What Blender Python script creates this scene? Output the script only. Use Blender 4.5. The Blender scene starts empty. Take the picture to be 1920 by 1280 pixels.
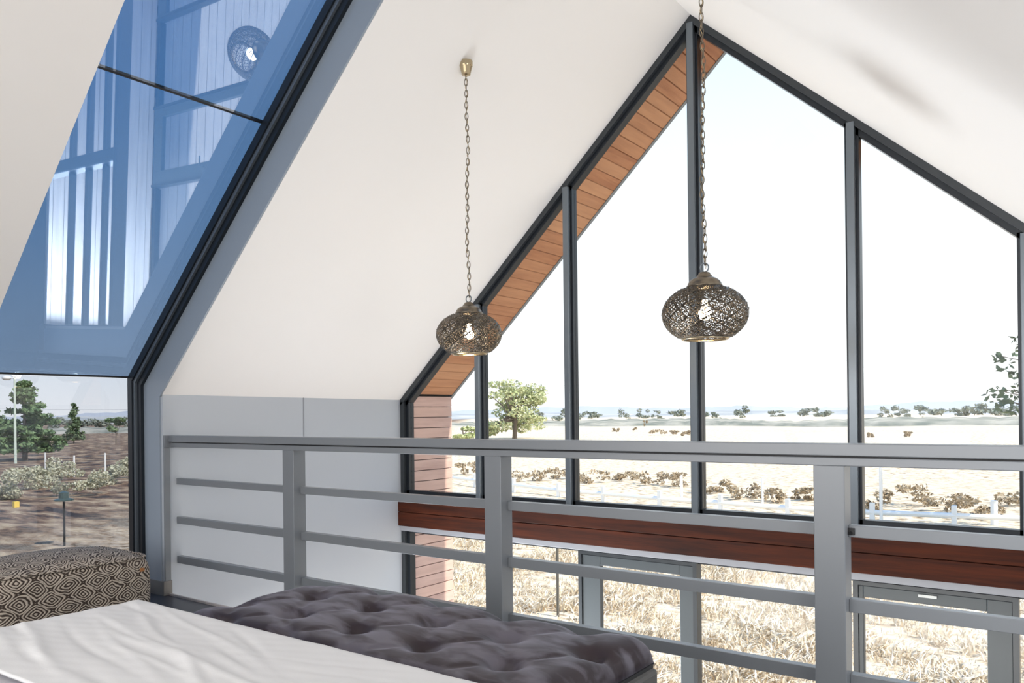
import bpy, bmesh, math, random
import numpy as np
from mathutils import Vector, Matrix

# ------------------------------------------------------------------ camera, sky, sun, exposure
S = bpy.context.scene
COL = S.collection
EYE = 1.215
YAW, ROLL = math.radians(36.4), math.radians(0.65)
FWD = Vector((-math.sin(YAW), math.cos(YAW), 0)); RGT = Vector((math.cos(YAW), math.sin(YAW), 0)); UP = Vector((0, 0, 1))
RI = math.cos(ROLL)*RGT - math.sin(ROLL)*UP
UI = math.sin(ROLL)*RGT + math.cos(ROLL)*UP
cam_d = bpy.data.cameras.new('camera'); cam = bpy.data.objects.new('camera', cam_d); COL.objects.link(cam)
cam_d.sensor_width = 36; cam_d.lens = 1480/1920*36; cam_d.shift_y = 136.7/1920
cam_d.clip_start = 0.05; cam_d.clip_end = 9000
M = Matrix((RI, UI, -FWD)).transposed().to_4x4(); M.translation = Vector((0, 0, EYE))
cam.matrix_world = M
S.camera = cam

S.view_settings.view_transform = 'Standard'; S.view_settings.look = 'None'
S.view_settings.gamma = 1; S.view_settings.use_curve_mapping = False
S.view_settings.exposure = 0.57

W = bpy.data.worlds.new('sky'); S.world = W; W.use_nodes = True
wn, wl = W.node_tree.nodes, W.node_tree.links
bg = wn['Background']
tc = wn.new('ShaderNodeTexCoord'); sep = wn.new('ShaderNodeSeparateXYZ'); wl.new(tc.outputs['Generated'], sep.inputs[0])
ramp = wn.new('ShaderNodeValToRGB'); wl.new(sep.outputs['Z'], ramp.inputs[0])
cr = ramp.color_ramp
cr.elements[0].position = 0.0; cr.elements[0].color = (0.86, 0.87, 0.88, 1)
cr.elements[1].position = 1.0; cr.elements[1].color = (0.16, 0.33, 0.70, 1)
for p_, c_ in ((0.12, (0.82, 0.85, 0.87, 1)), (0.22, (0.73, 0.81, 0.87, 1)), (0.34, (0.64, 0.76, 0.86, 1)), (0.46, (0.52, 0.68, 0.86, 1)), (0.7, (0.26, 0.47, 0.82, 1))):
    e_ = cr.elements.new(p_); e_.color = c_
def wm(op, a, b, clamp=False):
    q_ = wn.new('ShaderNodeMath'); q_.operation = op; q_.use_clamp = clamp
    for i_, v_ in enumerate((a, b)):
        if isinstance(v_, (int, float)): q_.inputs[i_].default_value = v_
        else: wl.new(v_, q_.inputs[i_])
    return q_.outputs[0]
# sky deepens away from the sun, higher up
away = wm('MULTIPLY', wm('SUBTRACT', wm('MULTIPLY', sep.outputs['X'], -1.0), .60), 4.0, True)
away = wm('MULTIPLY', away, wm('MULTIPLY', sep.outputs['Z'], 2.8, True), True)
wmx = wn.new('ShaderNodeMixRGB'); wmx.blend_type = 'MULTIPLY'; wmx.inputs[2].default_value = (.34, .66, 1.0, 1)
wl.new(away, wmx.inputs[0]); wl.new(ramp.outputs[0], wmx.inputs[1]); wl.new(wmx.outputs[0], bg.inputs[0]); bg.inputs[1].default_value = 1.05

def add_light(name, kind, loc, energy, color=(1, 1, 1), direction=None, **kw):
    d = bpy.data.lights.new(name, kind); o = bpy.data.objects.new(name, d); COL.objects.link(o)
    d.energy = energy; d.color = color; o.location = loc
    for k, v in kw.items(): setattr(d, k, v)
    if direction is not None: o.rotation_euler = Vector(direction).to_track_quat('-Z', 'Y').to_euler()
    return o
SUN_E = 4.0
add_light('sun', 'SUN', (30, 0, 40), SUN_E, (1.0, 0.93, 0.82), (-1.0, -0.05, -1.15), angle=0.01)
# unseen area fills added to light both storeys, standing in for daylight
add_light('rear_fill_area', 'AREA', (-2.27, -2.45, 1.7), 105, (1.0, 0.97, 0.93), (0.05, 1, 0.12), shape='RECTANGLE', size=4.6, size_y=2.6)  # unseen fill added behind the camera to brighten the room
add_light('lower_left_fill_area', 'AREA', (-5.05, 4.1, -1.75), 150, (0.90, 0.96, 1.0), (1, 0.05, 0.05), shape='RECTANGLE', size=1.6, size_y=1.2)  # unseen fill added low in the void to brighten the right ceiling
add_light('right_fill_area', 'AREA', (.57, 2.3, 1.0), 15, (1.0, 0.99, 0.97), (-1, 0.12, -.02), shape='RECTANGLE', size=1.1, size_y=.8)  # unseen fill added by the solid right wall, lightening the post sides
add_light('lower_room_fill_area', 'AREA', (-2.27, -2.3, -1.4), 210, (1.0, 0.96, 0.9), (0, 1, 0.25), shape='RECTANGLE', size=5.0, size_y=1.8)  # unseen fill added to brighten the storey below and its reflection

# ------------------------------------------------------------------ helpers
rnd = random.Random(7)
def tag(o, label=None, cat=None, group=None, kind=None):
    if label: o['label'] = label
    if cat: o['category'] = cat
    if group: o['group'] = group
    if kind: o['kind'] = kind
    return o
def empty(name, loc, label, cat, group=None, kind=None):
    o = bpy.data.objects.new(name, None); COL.objects.link(o); o.location = loc
    o.empty_display_size = 0.1
    return tag(o, label, cat, group, kind)

class MB:
    def __init__(s): s.v = []; s.f = []
    def add(s, vs, fs):
        b = len(s.v); s.v += [tuple(v) for v in vs]; s.f += [tuple(b+i for i in f) for f in fs]; return s
    def box(s, x0, x1, y0, y1, z0, z1):
        return s.add([(x0,y0,z0),(x1,y0,z0),(x1,y1,z0),(x0,y1,z0),(x0,y0,z1),(x1,y0,z1),(x1,y1,z1),(x0,y1,z1)],
                     [(0,3,2,1),(4,5,6,7),(0,1,5,4),(1,2,6,5),(2,3,7,6),(3,0,4,7)])
    def prism(s, poly, y0, y1):           # poly in (x,z), extruded along y
        n = len(poly)
        vs = [(p[0], y0, p[1]) for p in poly] + [(p[0], y1, p[1]) for p in poly]
        return s.add(vs, [tuple(range(n)), tuple(range(2*n-1, n-1, -1))] + [(i, i+n, (i+1) % n+n, (i+1) % n) for i in range(n)])
    def hexa(s, a, b):                    # two quads
        return s.add(list(a)+list(b), [(0,1,2,3),(7,6,5,4),(0,4,5,1),(1,5,6,2),(2,6,7,3),(3,7,4,0)])
    def tube(s, pts, r, n=8, closed=False, cap=True):
        pts = [Vector(p) for p in pts]; m = len(pts); rs = r if isinstance(r, (list, tuple)) else [r]*m
        base = len(s.v); up = None
        for i, p in enumerate(pts):
            a = pts[(i-1) % m] if (closed or i) else p; b = pts[(i+1) % m] if (closed or i < m-1) else p
            t = (b-a); t = t.normalized() if t.length > 1e-9 else Vector((0,0,1))
            if up is None: up = t.orthogonal().normalized()
            u = (up - t*up.dot(t)); u = u.normalized() if u.length > 1e-6 else t.orthogonal().normalized(); up = u
            w = t.cross(u)
            for k in range(n):
                an = 2*math.pi*k/n; s.v.append(tuple(p + (u*math.cos(an)+w*math.sin(an))*rs[i]))
        for i in range(m if closed else m-1):
            j = (i+1) % m
            for k in range(n):
                s.f.append((base+i*n+k, base+i*n+(k+1) % n, base+j*n+(k+1) % n, base+j*n+k))
        if cap and not closed:
            s.f.append(tuple(base+k for k in range(n-1, -1, -1))); s.f.append(tuple(base+(m-1)*n+k for k in range(n)))
        return s
    def lathe(s, prof, cx=0, cy=0, cz=0, n=48):
        base = len(s.v)
        for r, z in prof:
            for k in range(n):
                an = 2*math.pi*k/n; s.v.append((cx+r*math.cos(an), cy+r*math.sin(an), cz+z))
        for i in range(len(prof)-1):
            for k in range(n):
                s.f.append((base+i*n+k, base+i*n+(k+1) % n, base+(i+1)*n+(k+1) % n, base+(i+1)*n+k))
        return s
    def build(s, name, mat, parent=None, smooth=False, bevel=0, kind=None, loc=None):
        me = bpy.data.meshes.new(name); me.from_pydata(s.v, [], s.f); me.update()
        bm = bmesh.new(); bm.from_mesh(me); bmesh.ops.recalc_face_normals(bm, faces=bm.faces[:]) if len(s.f) < 60000 else None
        bm.to_mesh(me); bm.free()
        me.materials.append(mat)
        o = bpy.data.objects.new(name, me); COL.objects.link(o)
        if smooth:
            me.polygons.foreach_set('use_smooth', [True]*len(me.polygons))
        if bevel:
            b = o.modifiers.new('bevel', 'BEVEL'); b.width = bevel; b.segments = 2; b.limit_method = 'ANGLE'; b.angle_limit = 0.6
        if loc is not None: o.location = loc
        if parent is not None:
            o.parent = parent
            if parent.type == 'EMPTY' and loc is None: o.matrix_parent_inverse = Matrix.Translation(-parent.location)
        if kind: o['kind'] = kind
        return o

def mat(name, color, rough=0.5, metal=0.0, bump=None, var=None, sheen=0, spec=0.5, coat=0):
    m = bpy.data.materials.new(name); m.use_nodes = True; n, l = m.node_tree.nodes, m.node_tree.links
    p = n['Principled BSDF']; p.inputs['Base Color'].default_value = (*color, 1)
    p.inputs['Roughness'].default_value = rough; p.inputs['Metallic'].default_value = metal
    p.inputs['Specular IOR Level'].default_value = spec
    if sheen: p.inputs['Sheen Weight'].default_value = sheen; p.inputs['Sheen Roughness'].default_value = 0.35
    if coat: p.inputs['Coat Weight'].default_value = coat
    if bump or var:
        t = n.new('ShaderNodeTexCoord')
        if var:   # (scale, amount, second colour)
            no = n.new('ShaderNodeTexNoise'); no.inputs['Scale'].default_value = var[0]; no.inputs['Detail'].default_value = 6
            l.new(t.outputs['Object'], no.inputs['Vector'])
            r = n.new('ShaderNodeValToRGB'); r.color_ramp.elements[0].position = .5-var[1]; r.color_ramp.elements[1].position = .5+var[1]
            r.color_ramp.elements[0].color = (*color, 1); r.color_ramp.elements[1].color = (*var[2], 1)
            l.new(no.outputs[0], r.inputs[0]); l.new(r.outputs[0], p.inputs['Base Color'])
        if bump:  # (scale, strength, distance)
            nb = n.new('ShaderNodeTexNoise'); nb.inputs['Scale'].default_value = bump[0]; nb.inputs['Detail'].default_value = 4
            l.new(t.outputs['Object'], nb.inputs['Vector'])
            b = n.new('ShaderNodeBump'); b.inputs['Strength'].default_value = bump[1]; b.inputs['Distance'].default_value = bump[2]
            l.new(nb.outputs[0], b.inputs['Height']); l.new(b.outputs[0], p.inputs['Normal'])
    return m

def wood(name, c1, c2, c3, axis, rough=0.55, scale=3.0, board_var=0.5):
    """grain stretched along `axis`, tone differing board by board"""
    m = bpy.data.materials.new(name); m.use_nodes = True; n, l = m.node_tree.nodes, m.node_tree.links
    p = n['Principled BSDF']; p.inputs['Roughness'].default_value = rough; p.inputs['Specular IOR Level'].default_value = .25
    t = n.new('ShaderNodeTexCoord'); mp = n.new('ShaderNodeMapping'); l.new(t.outputs['Object'], mp.inputs[0])
    sc = [22, 22, 22]; sc[axis] = scale*0.6; mp.inputs['Scale'].default_value = sc
    g = n.new('ShaderNodeNewGeometry'); ad = n.new('ShaderNodeVectorMath'); ad.operation = 'ADD'
    mu = n.new('ShaderNodeVectorMath'); mu.operation = 'SCALE'; mu.inputs['Scale'].default_value = 31.0
    cx = n.new('ShaderNodeCombineXYZ')
    for i in range(3): l.new(g.outputs['Random Per Island'], cx.inputs[i])
    l.new(cx.outputs[0], mu.inputs[0]); l.new(mp.outputs[0], ad.inputs[0]); l.new(mu.outputs[0], ad.inputs[1])
    no = n.new('ShaderNodeTexNoise'); no.inputs['Scale'].default_value = 1.0; no.inputs['Detail'].default_value = 8; no.inputs['Roughness'].default_value = .65
    l.new(ad.outputs[0], no.inputs['Vector'])
    r = n.new('ShaderNodeValToRGB'); r.color_ramp.elements[0].position = .32; r.color_ramp.elements[0].color = (*c1, 1)
    r.color_ramp.elements[1].position = .68; r.color_ramp.elements[1].color = (*c2, 1)
    l.new(no.outputs[0], r.inputs[0])
    mx = n.new('ShaderNodeMixRGB'); mx.blend_type = 'MIX'; mx.inputs[2].default_value = (*c3, 1)
    mm = n.new('ShaderNodeMath'); mm.operation = 'MULTIPLY'; mm.inputs[1].default_value = board_var
    l.new(g.outputs['Random Per Island'], mm.inputs[0]); l.new(mm.outputs[0], mx.inputs[0])
    l.new(r.outputs[0], mx.inputs[1]); l.new(mx.outputs[0], p.inputs['Base Color'])
    return m

def glass(name, tint, f0=.04, gloss=(1, 1, 1)):
    """thin architectural pane: Schlick reflection over a tinted transparent body"""
    m = bpy.data.materials.new(name); m.use_nodes = True; n, l = m.node_tree.nodes, m.node_tree.links
    for x in list(n): n.remove(x)
    o = n.new('ShaderNodeOutputMaterial'); t = n.new('ShaderNodeBsdfTransparent'); t.inputs[0].default_value = (*tint, 1)
    g = n.new('ShaderNodeBsdfGlossy'); g.inputs['Roughness'].default_value = 0.0; g.inputs[0].default_value = (*gloss, 1)
    ge = n.new('ShaderNodeNewGeometry'); d = n.new('ShaderNodeVectorMath'); d.operation = 'DOT_PRODUCT'
    l.new(ge.outputs['Incoming'], d.inputs[0]); l.new(ge.outputs['Normal'], d.inputs[1])
    def mth(op, a, b=None, c=None):
        q_ = n.new('ShaderNodeMath'); q_.operation = op
        for i_, v_ in enumerate((a, b, c)):
            if v_ is None: continue
            if isinstance(v_, (int, float)): q_.inputs[i_].default_value = v_
            else: l.new(v_, q_.inputs[i_])
        return q_.outputs[0]
    k = mth('POWER', mth('SUBTRACT', 1.0, mth('ABSOLUTE', d.outputs['Value'])), 5.0)
    f = mth('MULTIPLY_ADD', k, 1-f0, f0)
    mx = n.new('ShaderNodeMixShader'); l.new(f, mx.inputs[0]); l.new(t.outputs[0], mx.inputs[1]); l.new(g.outputs[0], mx.inputs[2])
    l.new(mx.outputs[0], o.inputs[0]); return m

M_CEIL = mat('ceiling_white_paint', (0.85, 0.825, 0.80), .75, bump=(60, .03, .002))
M_CEILR = M_CEIL
M_WALL = mat('wall_pale_grey_paint', (0.475, 0.505, 0.545), .6, bump=(60, .03, .002))
M_JAMB = mat('window_reveal_grey', (0.275, 0.32, 0.375), .38)
M_FRAME = mat('charcoal_aluminium', (0.018, 0.023, 0.03), .32, .35)
M_FRAMEL = mat('grey_aluminium_strip', (0.16, 0.185, 0.21), .28, .5)
M_FRAMEG = mat('window_frame_grey', (0.04, 0.046, 0.052), .35, .3)
M_TRANS = mat('transom_grey', (0.30, 0.31, 0.34), .4)
M_RAIL = mat('railing_grey_paint', (0.205, 0.22, 0.24), .33, .15, bump=(90, .02, .001))
M_SKIRT = mat('skirting_taupe', (0.20, 0.185, 0.17), .4)
M_FLOOR = mat('dark_tile_floor', (0.03, 0.032, 0.042), .35, var=(6, .2, (0.05, 0.05, 0.06)))
M_CLAD = wood('cladding_brown', (0.33, 0.125, 0.055), (0.54, 0.25, 0.12), (0.66, 0.37, 0.20), 1, .5)
M_FINW = wood('cladding_rose_brown', (0.52, 0.34, 0.29), (0.70, 0.49, 0.42), (0.74, 0.50, 0.40), 1, .5)
M_BEAM = wood('red_brown_beam', (0.010, 0.002, 0.001), (0.09, 0.017, 0.003), (0.045, 0.009, 0.002), 0, .7, 2.0, .3)
M_DECK = wood('floor_boards_pale', (0.58, 0.50, 0.45), (0.74, 0.67, 0.62), (0.68, 0.62, 0.60), 0, .5, 2, .4)
M_GLASS = glass('clear_window_glass', (0.985, 0.99, 0.99), .008)
M_GLASSW = glass('side_window_glass', (0.76, 0.77, 0.79), .05)
M_GLASSR = glass('blue_solar_roof_glass', (0.48, 0.56, 0.66), .26, (0.80, 0.90, 1.0))
M_SEAL = mat('black_glazing_seal', (0.01, 0.01, 0.012), .5)
M_BRASS = mat('aged_nickel_brass', (0.26, 0.22, 0.165), .28, 1.0, var=(30, .3, (0.13, 0.105, 0.08)))
M_BRASSL = mat('polished_brass', (0.46, 0.38, 0.25), .22, 1.0)
M_SHADE = mat('pierced_antique_silver', (0.13, 0.11, 0.085), .3, 1.0, var=(25, .3, (0.05, 0.042, 0.035)))

# ------------------------------------------------------------------ house section
XW, XR, XE = -5.16, -2.27, 0.62
ZR, EL, ER = 4.025, 1.36, 1.418
G = 5.265                       # gable glazing plane
SLL = (ZR-EL)/(XR-XW); SLR = (ZR-ER)/(XE-XR)
YJ, YN = 2.935, 1.765           # far and near reveal of the side window
T = 0.34
CL, SN = math.cos(math.atan(SLL)), math.sin(math.atan(SLL))
LOW = -2.6
def zl(x, off=0): return EL + (x-XW)*SLL + off/CL
def cor(off): return (XW-off, zl(XW-off, off))
def strip(o0, o1, zbot, xtop=XR):
    """section of a layer lying between offsets o0 and o1 outside the left wall and roof"""
    a, b = cor(o0), cor(o1)
    return [(XW-o0, zbot), a, (xtop, zl(xtop, o0)), (xtop, zl(xtop, o1)), b, (XW-o1, zbot)]
def wall_strip(o0, o1, zb): a, b = cor(o0), cor(o1); return [(XW-o0, zb), a, b, (XW-o1, zb)]
def roof_strip(o0, o1, xtop=XR, xbot=None):
    a, b = cor(o0), cor(o1)
    if xbot is not None: a = (xbot, zl(xbot, o0)); b = (xbot, zl(xbot, o1))
    return [a, (xtop, zl(xtop, o0)), (xtop, zl(xtop, o1)), b]

# left wall (near piece, void piece)
w = MB(); w.prism(wall_strip(0, T, -0.3), -2.6, YN)
w.hexa([(-5.14, YJ, LOW), (-5.14, YJ, EL+.018), (-5.5, YJ, cor(T)[1]), (-5.5, YJ, LOW)],
       [(XW, G, LOW), (XW, G, EL), (-5.5, G, cor(T)[1]), (-5.5, G, LOW)])
w.box(-5.5, XW, -2.6, YJ, LOW, -0.3)
tag(w.build('wall_left', M_WALL, kind='structure'), 'pale grey left wall beneath the sloping ceiling', 'wall')
sm = MB(); sm.box(-5.158, -5.146, 4.138, 4.144, 1.0, EL+.01)
tag(sm.build('trim_1', mat('panel_joint', (0.26, 0.27, 0.30), .6), kind='structure'), 'thin vertical joint in the grey left wall above the handrail', 'trim')
# left ceiling
c = MB(); c.prism(roof_strip(0, T), -2.6, YN)
a0, a1 = (-5.14, EL+.018), (XR, ZR)
c.prism(roof_strip(0, T), YJ, G)
tag(c.build('ceiling', M_CEIL, kind='structure'), 'white sloping ceiling on the left side, pierced by the tall glass band', 'ceiling')
c = MB(); c.prism([(XR, ZR), (XE, ER), (XE+T, ER-T*SLR+T*1.35), (XR, ZR+T*1.36)], -2.6, G)
tag(c.build('ceiling', M_CEILR, kind='structure'), 'white sloping ceiling on the right side of the ridge', 'ceiling')
w = MB(); w.box(XE, XE+T, -2.6, G, LOW, ER)
tag(w.build('wall_right', M_WALL, kind='structure'), 'pale wall just right of the view', 'wall')
w = MB()
w.box(-5.5, -4.7, -2.9, -2.6, LOW, EL); w.box(.1, XE+T, -2.9, -2.6, LOW, ER); w.box(-4.7, .1, -2.9, -2.6, -0.4, 0.3)
w.prism([(-4.7, 3.0), (.1, 3.0), (XR, ZR+.2)], -2.9, -2.6)
tag(w.build('wall_back', M_WALL, kind='structure'), 'pale wall with wide openings behind the camera', 'wall')

# floors
f = MB(); f.box(XW-.0, XE, -2.6, 2.955, -0.3, 0); f.box(-5.5, XW, YN, YJ, -0.3, 0)
tag(f.build('floor', M_FLOOR, kind='structure'), 'dark upper floor ending beneath the grey railing', 'floor')
f = MB(); f.box(XW, XE, 2.957, 2.972, -0.30, 0.012)
tag(f.build('trim_2', mat('slab_edge_strip', (0.45, 0.40, 0.38), .5), kind='structure'), 'narrow pale edging strip along the dark floor at the void', 'trim')
f = MB(); x = -2.6
while x < G-.01:
    f.box(XW, XE, x+.003, min(x+.117, G), LOW-.03, LOW); x += .12
f.box(XW, XE, -2.6, G, LOW-.12, LOW-.031)
tag(f.build('floor', M_DECK, kind='structure'), 'pale boarded floor of the storey below', 'floor')
f = MB(); x = G+.12
while x < 7.5:
    f.box(-5.5, .95, x+.003, x+.117, LOW-.06, LOW-.03); x += .12
f.box(-5.5, .95, G+.12, 7.6, LOW-.2, LOW-.061)
tag(f.build('floor', M_DECK, kind='structure'), 'pale timber terrace outside the gable window', 'terrace')
# skirting at the reveal corner
s_ = MB(); s_.box(-5.34, -5.132, YJ-.014, YJ, 0, .10); s_.box(-5.139, -5.125, YJ-.014, 2.985, 0, .10)
tag(s_.build('baseboard_left', M_SKIRT, kind='structure', bevel=.003), 'short taupe skirting block at the window reveal corner', 'skirting')

# ------------------------------------------------------------------ side window running up wall and roof (window_1)
ws = empty('window_1', (-5.4, YJ, 0), 'tall glass band running up the left wall and over the sloping roof', 'window', kind='structure')
j = MB(); j.prism(strip(0.002, .20, 0, XR-.02), YJ-.012, YJ+.002)
j.build('reveal_lining', M_JAMB, ws)
fr = MB(); fr.prism(strip(.20, .245, 0, XR-.02), YJ-.035, YJ); fr.prism(strip(.275, .33, 0, XR-.02), YJ-.06, YJ)
fr.prism(strip(.20, .33, 0, XR-.02), YN, YN+.05); fr.box(-5.49, -5.36, YN, YJ, 0, .05)
fr.build('window_frame', M_FRAME, ws)
fl = MB(); fl.prism(strip(.247, .273, 0, XR-.02), YJ-.05, YJ)
fl.build('glazing_strip', M_FRAMEL, ws)
def pane_box(mb, poly, y0, y1): mb.prism(poly, y0, y1)
g1 = MB(); zc = cor(T)[1]
g1.prism([(-5.50, 0.02), (-5.50, zc-.008), (-5.508, zc-.008), (-5.508, 0.02)], YN+.01, YJ+.02)
g1.build('window_pane', M_GLASSW, ws)
XJ = -3.936
for xa, xb in ((cor(T)[0]+.004, XJ-.003), (XJ+.003, XR-.02)):
    g2 = MB(); g2.prism([(xa, zl(xa, T)), (xb, zl(xb, T)), (xb, zl(xb, T+.008)), (xa, zl(xa, T+.008))], YN+.01, YJ+.02)
    g2.build('roof_pane', M_GLASSR, ws)
sl = MB(); sl.prism([(XJ-.004, zl(XJ-.004, T-.001)), (XJ+.004, zl(XJ+.004, T-.001)), (XJ+.004, zl(XJ+.004, T+.009)), (XJ-.004, zl(XJ-.004, T+.009))], YN, YJ)
sl.box(-5.512, -5.495, YN, YJ, zc-.006, zc+.007)
sl.build('glazing_seal', M_SEAL, ws)

# ------------------------------------------------------------------ gable window (window_2)
wg = empty('window_2', (XR, G, .46), 'large gable window with charcoal mullions below the ridge', 'window', kind='structure')
def zroof(x): return zl(x) if x <= XR else ZR-(x-XR)*SLR
XM = [-4.24, -3.33, -2.275, -1.215, -0.30]
FW = .075
fr = MB()
def slope_frame(mb, inner, y0, y1, o=0.0):
    n1 = inner/CL; cr_ = math.cos(math.atan(SLR)); n2 = inner/cr_
    mb.prism([(XW+.0, EL-o/CL), (XR, ZR-o/CL), (XR, ZR-n1-o/CL), (XW+.0, EL-n1-o/CL)], y0, y1)
    mb.prism([(XR, ZR-o/cr_), (XE, ER-o/cr_), (XE, ER-n2-o/cr_), (XR, ZR-n2-o/cr_)], y0, y1)
slope_frame(fr, FW, G+.02, G+.09)
fr.box(XW, XW+.08, G+.02, G+.09, LOW, EL); fr.box(XE-.08, XE, G+.02, G+.09, LOW, ER)
fr.box(XW, XE, G+.02, G+.09, .46, .528)
fr.box(XW, XE, G+.02, G+.09, .14, .17)
fr.build('window_frame', M_FRAME, wg)
fi = MB()
slope_frame(fi, .042, G-.01, G+.02)
fi.box(XW, XW+.045, G-.01, G+.02, LOW, EL-.02); fi.box(XE-.045, XE, G-.01, G+.02, LOW, ER-.02)
fi.build('window_frame', M_FRAMEG, wg)
for x in XM:
    m_ = MB(); m_.box(x-.042, x+.042, G+.02, G+.09, .47, zroof(x)-.04)
    mo = m_.build('mullion', M_FRAME, wg)
    m_ = MB(); m_.box(x-.024, x+.024, G-.018, G+.02, .47, zroof(x)-.05)
    m_.build('mullion_cover', M_FRAMEL, mo, bevel=.003)
xs = [XW+.08] + XM + [XE-.08]
for i in range(6):
    a = xs[i]+(.042 if i else 0); b = xs[i+1]-(.042 if i < 5 else 0)
    p_ = MB(); p_.prism([(a, .528), (b, .528), (b, zroof(b)-FW/CL+.02), (a, zroof(a)-FW/CL+.02)], G+.05, G+.058)
    p_.build('window_pane', M_GLASS, wg)
tr = MB(); tr.box(XW, XE, G-.03, G+.02, .158, .205)
tag(tr.build('trim_3', M_TRANS, kind='structure', bevel=.003), 'pale grey transom strip under the red brown beam', 'trim')
bm_ = MB(); bm_.box(XW, XE, G-.05, G+.06, .205, .332); bm_.box(XW, XE, G-.05, G+.06, .336, .462)
tag(bm_.build('trim_4', M_BEAM, kind='structure', bevel=.004), 'dark red brown timber beam across the gable window', 'beam')
# lower glazing + doors
wlw = empty('window_3', (XR, G, LOW), 'lower storey fixed glazing beside the grey doors', 'window', kind='structure')
for a, b in ((XW+.08, -3.255), (-2.265, -1.235), (-.345, XE-.08)):
    p_ = MB(); p_.box(a, b, G+.05, G+.058, LOW+.05, .145); p_.build('window_pane', M_GLASS, wlw)
p_ = MB(); p_.box(XW+.08, -3.255, G+.02, G+.09, LOW, LOW+.06); p_.box(-2.265, -1.235, G+.02, G+.09, LOW, LOW+.06); p_.box(-.345, XE-.08, G+.02, G+.09, LOW, LOW+.06)
p_.build('window_frame', M_FRAME, wlw)
M_DOOR = mat('door_grey', (0.06, 0.072, 0.08), .4, .1)
def door(nm, x0, x1, sl_, sr_, label):
    d = empty(nm, (x0, G, LOW), label, 'door', kind='structure')
    q = MB(); q.box(x0, x0+.03, G-.01, G+.07, LOW, .15); q.box(x1-.03, x1, G-.01, G+.07, LOW, .15); q.box(x0+.03, x1-.03, G-.01, G+.07, .125, .15)
    q.build('door_frame', M_FRAMEG, d)
    q = MB(); q.box(x0+.03, x0+sl_, G, G+.05, LOW+.02, .122); q.box(x1-sr_, x1-.03, G, G+.05, LOW+.02, .122)
    q.box(x0+sl_, x1-sr_, G, G+.05, .05, .122); q.box(x0+sl_, x1-sr_, G, G+.05, LOW+.02, LOW+.2)
    q.build('door_leaf', M_DOOR, d, bevel=.004)
    q = MB(); q.box(x0+sl_, x1-sr_, G+.02, G+.03, LOW+.2, .05); q.build('door_pane', M_GLASS, d)
    q = MB(); xx = x0+sl_-.05; q.tube([(xx, G-.0, -1.5), (xx, G-.04, -1.5), (xx+.11, G-.04, -1.5)], .009); q.build('door_handle', M_FRAMEL, d)
    return d
door('door_1', -3.25, -2.27, .19, .135, 'grey framed glass door left of the middle railing bay')
d2 = door('door_2', -1.23, -.35, .06, .155, 'grey framed glass door seen low at the right')
q = MB(); q.box(-.86, -.76, G-.012, G-.001, .092, .108); o = q.build('closer_plate', mat('pale_plate', (0.6, 0.62, 0.6), .3), d2); o['label'] = 'small pale plate on the door head'

# ------------------------------------------------------------------ roof overhang beyond the gable
ov = empty('trim_5', (XW, G+.1, LOW), 'timber clad roof overhang and side fin outside the gable window', 'overhang', kind='structure')
YO = 5.945
b_ = MB(); z = LOW
while z < 1.40:
    z1 = min(z+.094, 1.41); b_.box(-5.125, -5.10, G+.09, YO-.03, z, z1); z += .10
o = b_.build('fin_cladding', M_FINW, ov, bevel=.003); o['label'] = 'rose brown horizontal boards on the side fin'
b_ = MB(); s = 0.0; Ltot = math.hypot(XR+5.10, ZR-zl(-5.10))
while s < Ltot:
    s1 = min(s+.094, Ltot)
    xa = -5.10+s*CL; xb = -5.10+s1*CL
    b_.prism([(xa, zl(xa, .0)), (xb, zl(xb, .0)), (xb, zl(xb, .02)), (xa, zl(xa, .02))], G+.09, YO-.02); s += .104
o = b_.build('soffit_cladding', M_CLAD, ov); o['label'] = 'orange brown soffit boards'
b_ = MB(); s = 0.0; Lt = math.hypot(XE-XR, ZR-ER); cr_ = math.cos(math.atan(SLR))
while s < Lt:
    s1 = min(s+.094, Lt); xa = XR+s*cr_; xb = XR+s1*cr_
    b_.prism([(xa, zroof(xa)), (xb, zroof(xb)), (xb, zroof(xb)+.02), (xa, zroof(xa)+.02)], G+.09, YO-.02); s += .104
b_.build('soffit_cladding', M_CLAD, ov)
b_ = MB(); b_.prism(strip(-.006, T, LOW), YO-.02, YO+.015)
b_.prism([(XR, ZR-.008), (XE, ER-.008), (XE+T, ER+.12), (XR, ZR+T*1.36)], YO-.02, YO+.015)
b_.build('edge_trim', mat('edge_flashing_grey', (0.20, 0.22, 0.24), .45, .2), ov)
b_ = MB(); b_.prism(strip(.022, T, LOW), G+.0905, YO-.021); b_.prism([(XR, ZR+.03), (XE, ER+.03), (XE+T, ER+.14), (XR, ZR+T*1.36)], G+.0905, YO-.021)
b_.box(XE, XE+T, G, YO, LOW, ER+.02)
b_.build('overhang_core', M_SEAL, ov)

# ------------------------------------------------------------------ railing
RY = 2.98
rl = empty('railing', (-3.8, RY, 0), 'grey steel railing with flat slats at the edge of the upper floor', 'railing')
def rbox(name, *a, bevel=.003, parent=rl):
    q = MB(); q.box(*a); return q.build(name, M_RAIL, parent, bevel=bevel)
rbox('handrail', -5.135, XE-.005, RY-.012, RY+.075, 1.053, 1.097)
rbox('lower_rail', -5.135, XE-.005, RY, RY+.06, 1.016, 1.047)
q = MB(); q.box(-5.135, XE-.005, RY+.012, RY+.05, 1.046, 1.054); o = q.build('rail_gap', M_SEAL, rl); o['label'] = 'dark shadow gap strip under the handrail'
PX = [(-3.905, -3.805), (-2.368, -2.268), (-.83, -.722)]
for i, (a, b) in enumerate(PX):
    rbox('post', a, b, RY, RY+.09, -.25, 1.017)
rbox('wall_flange', -5.145, -5.126, YJ+.001, RY+.075, 1.014, 1.098)
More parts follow.
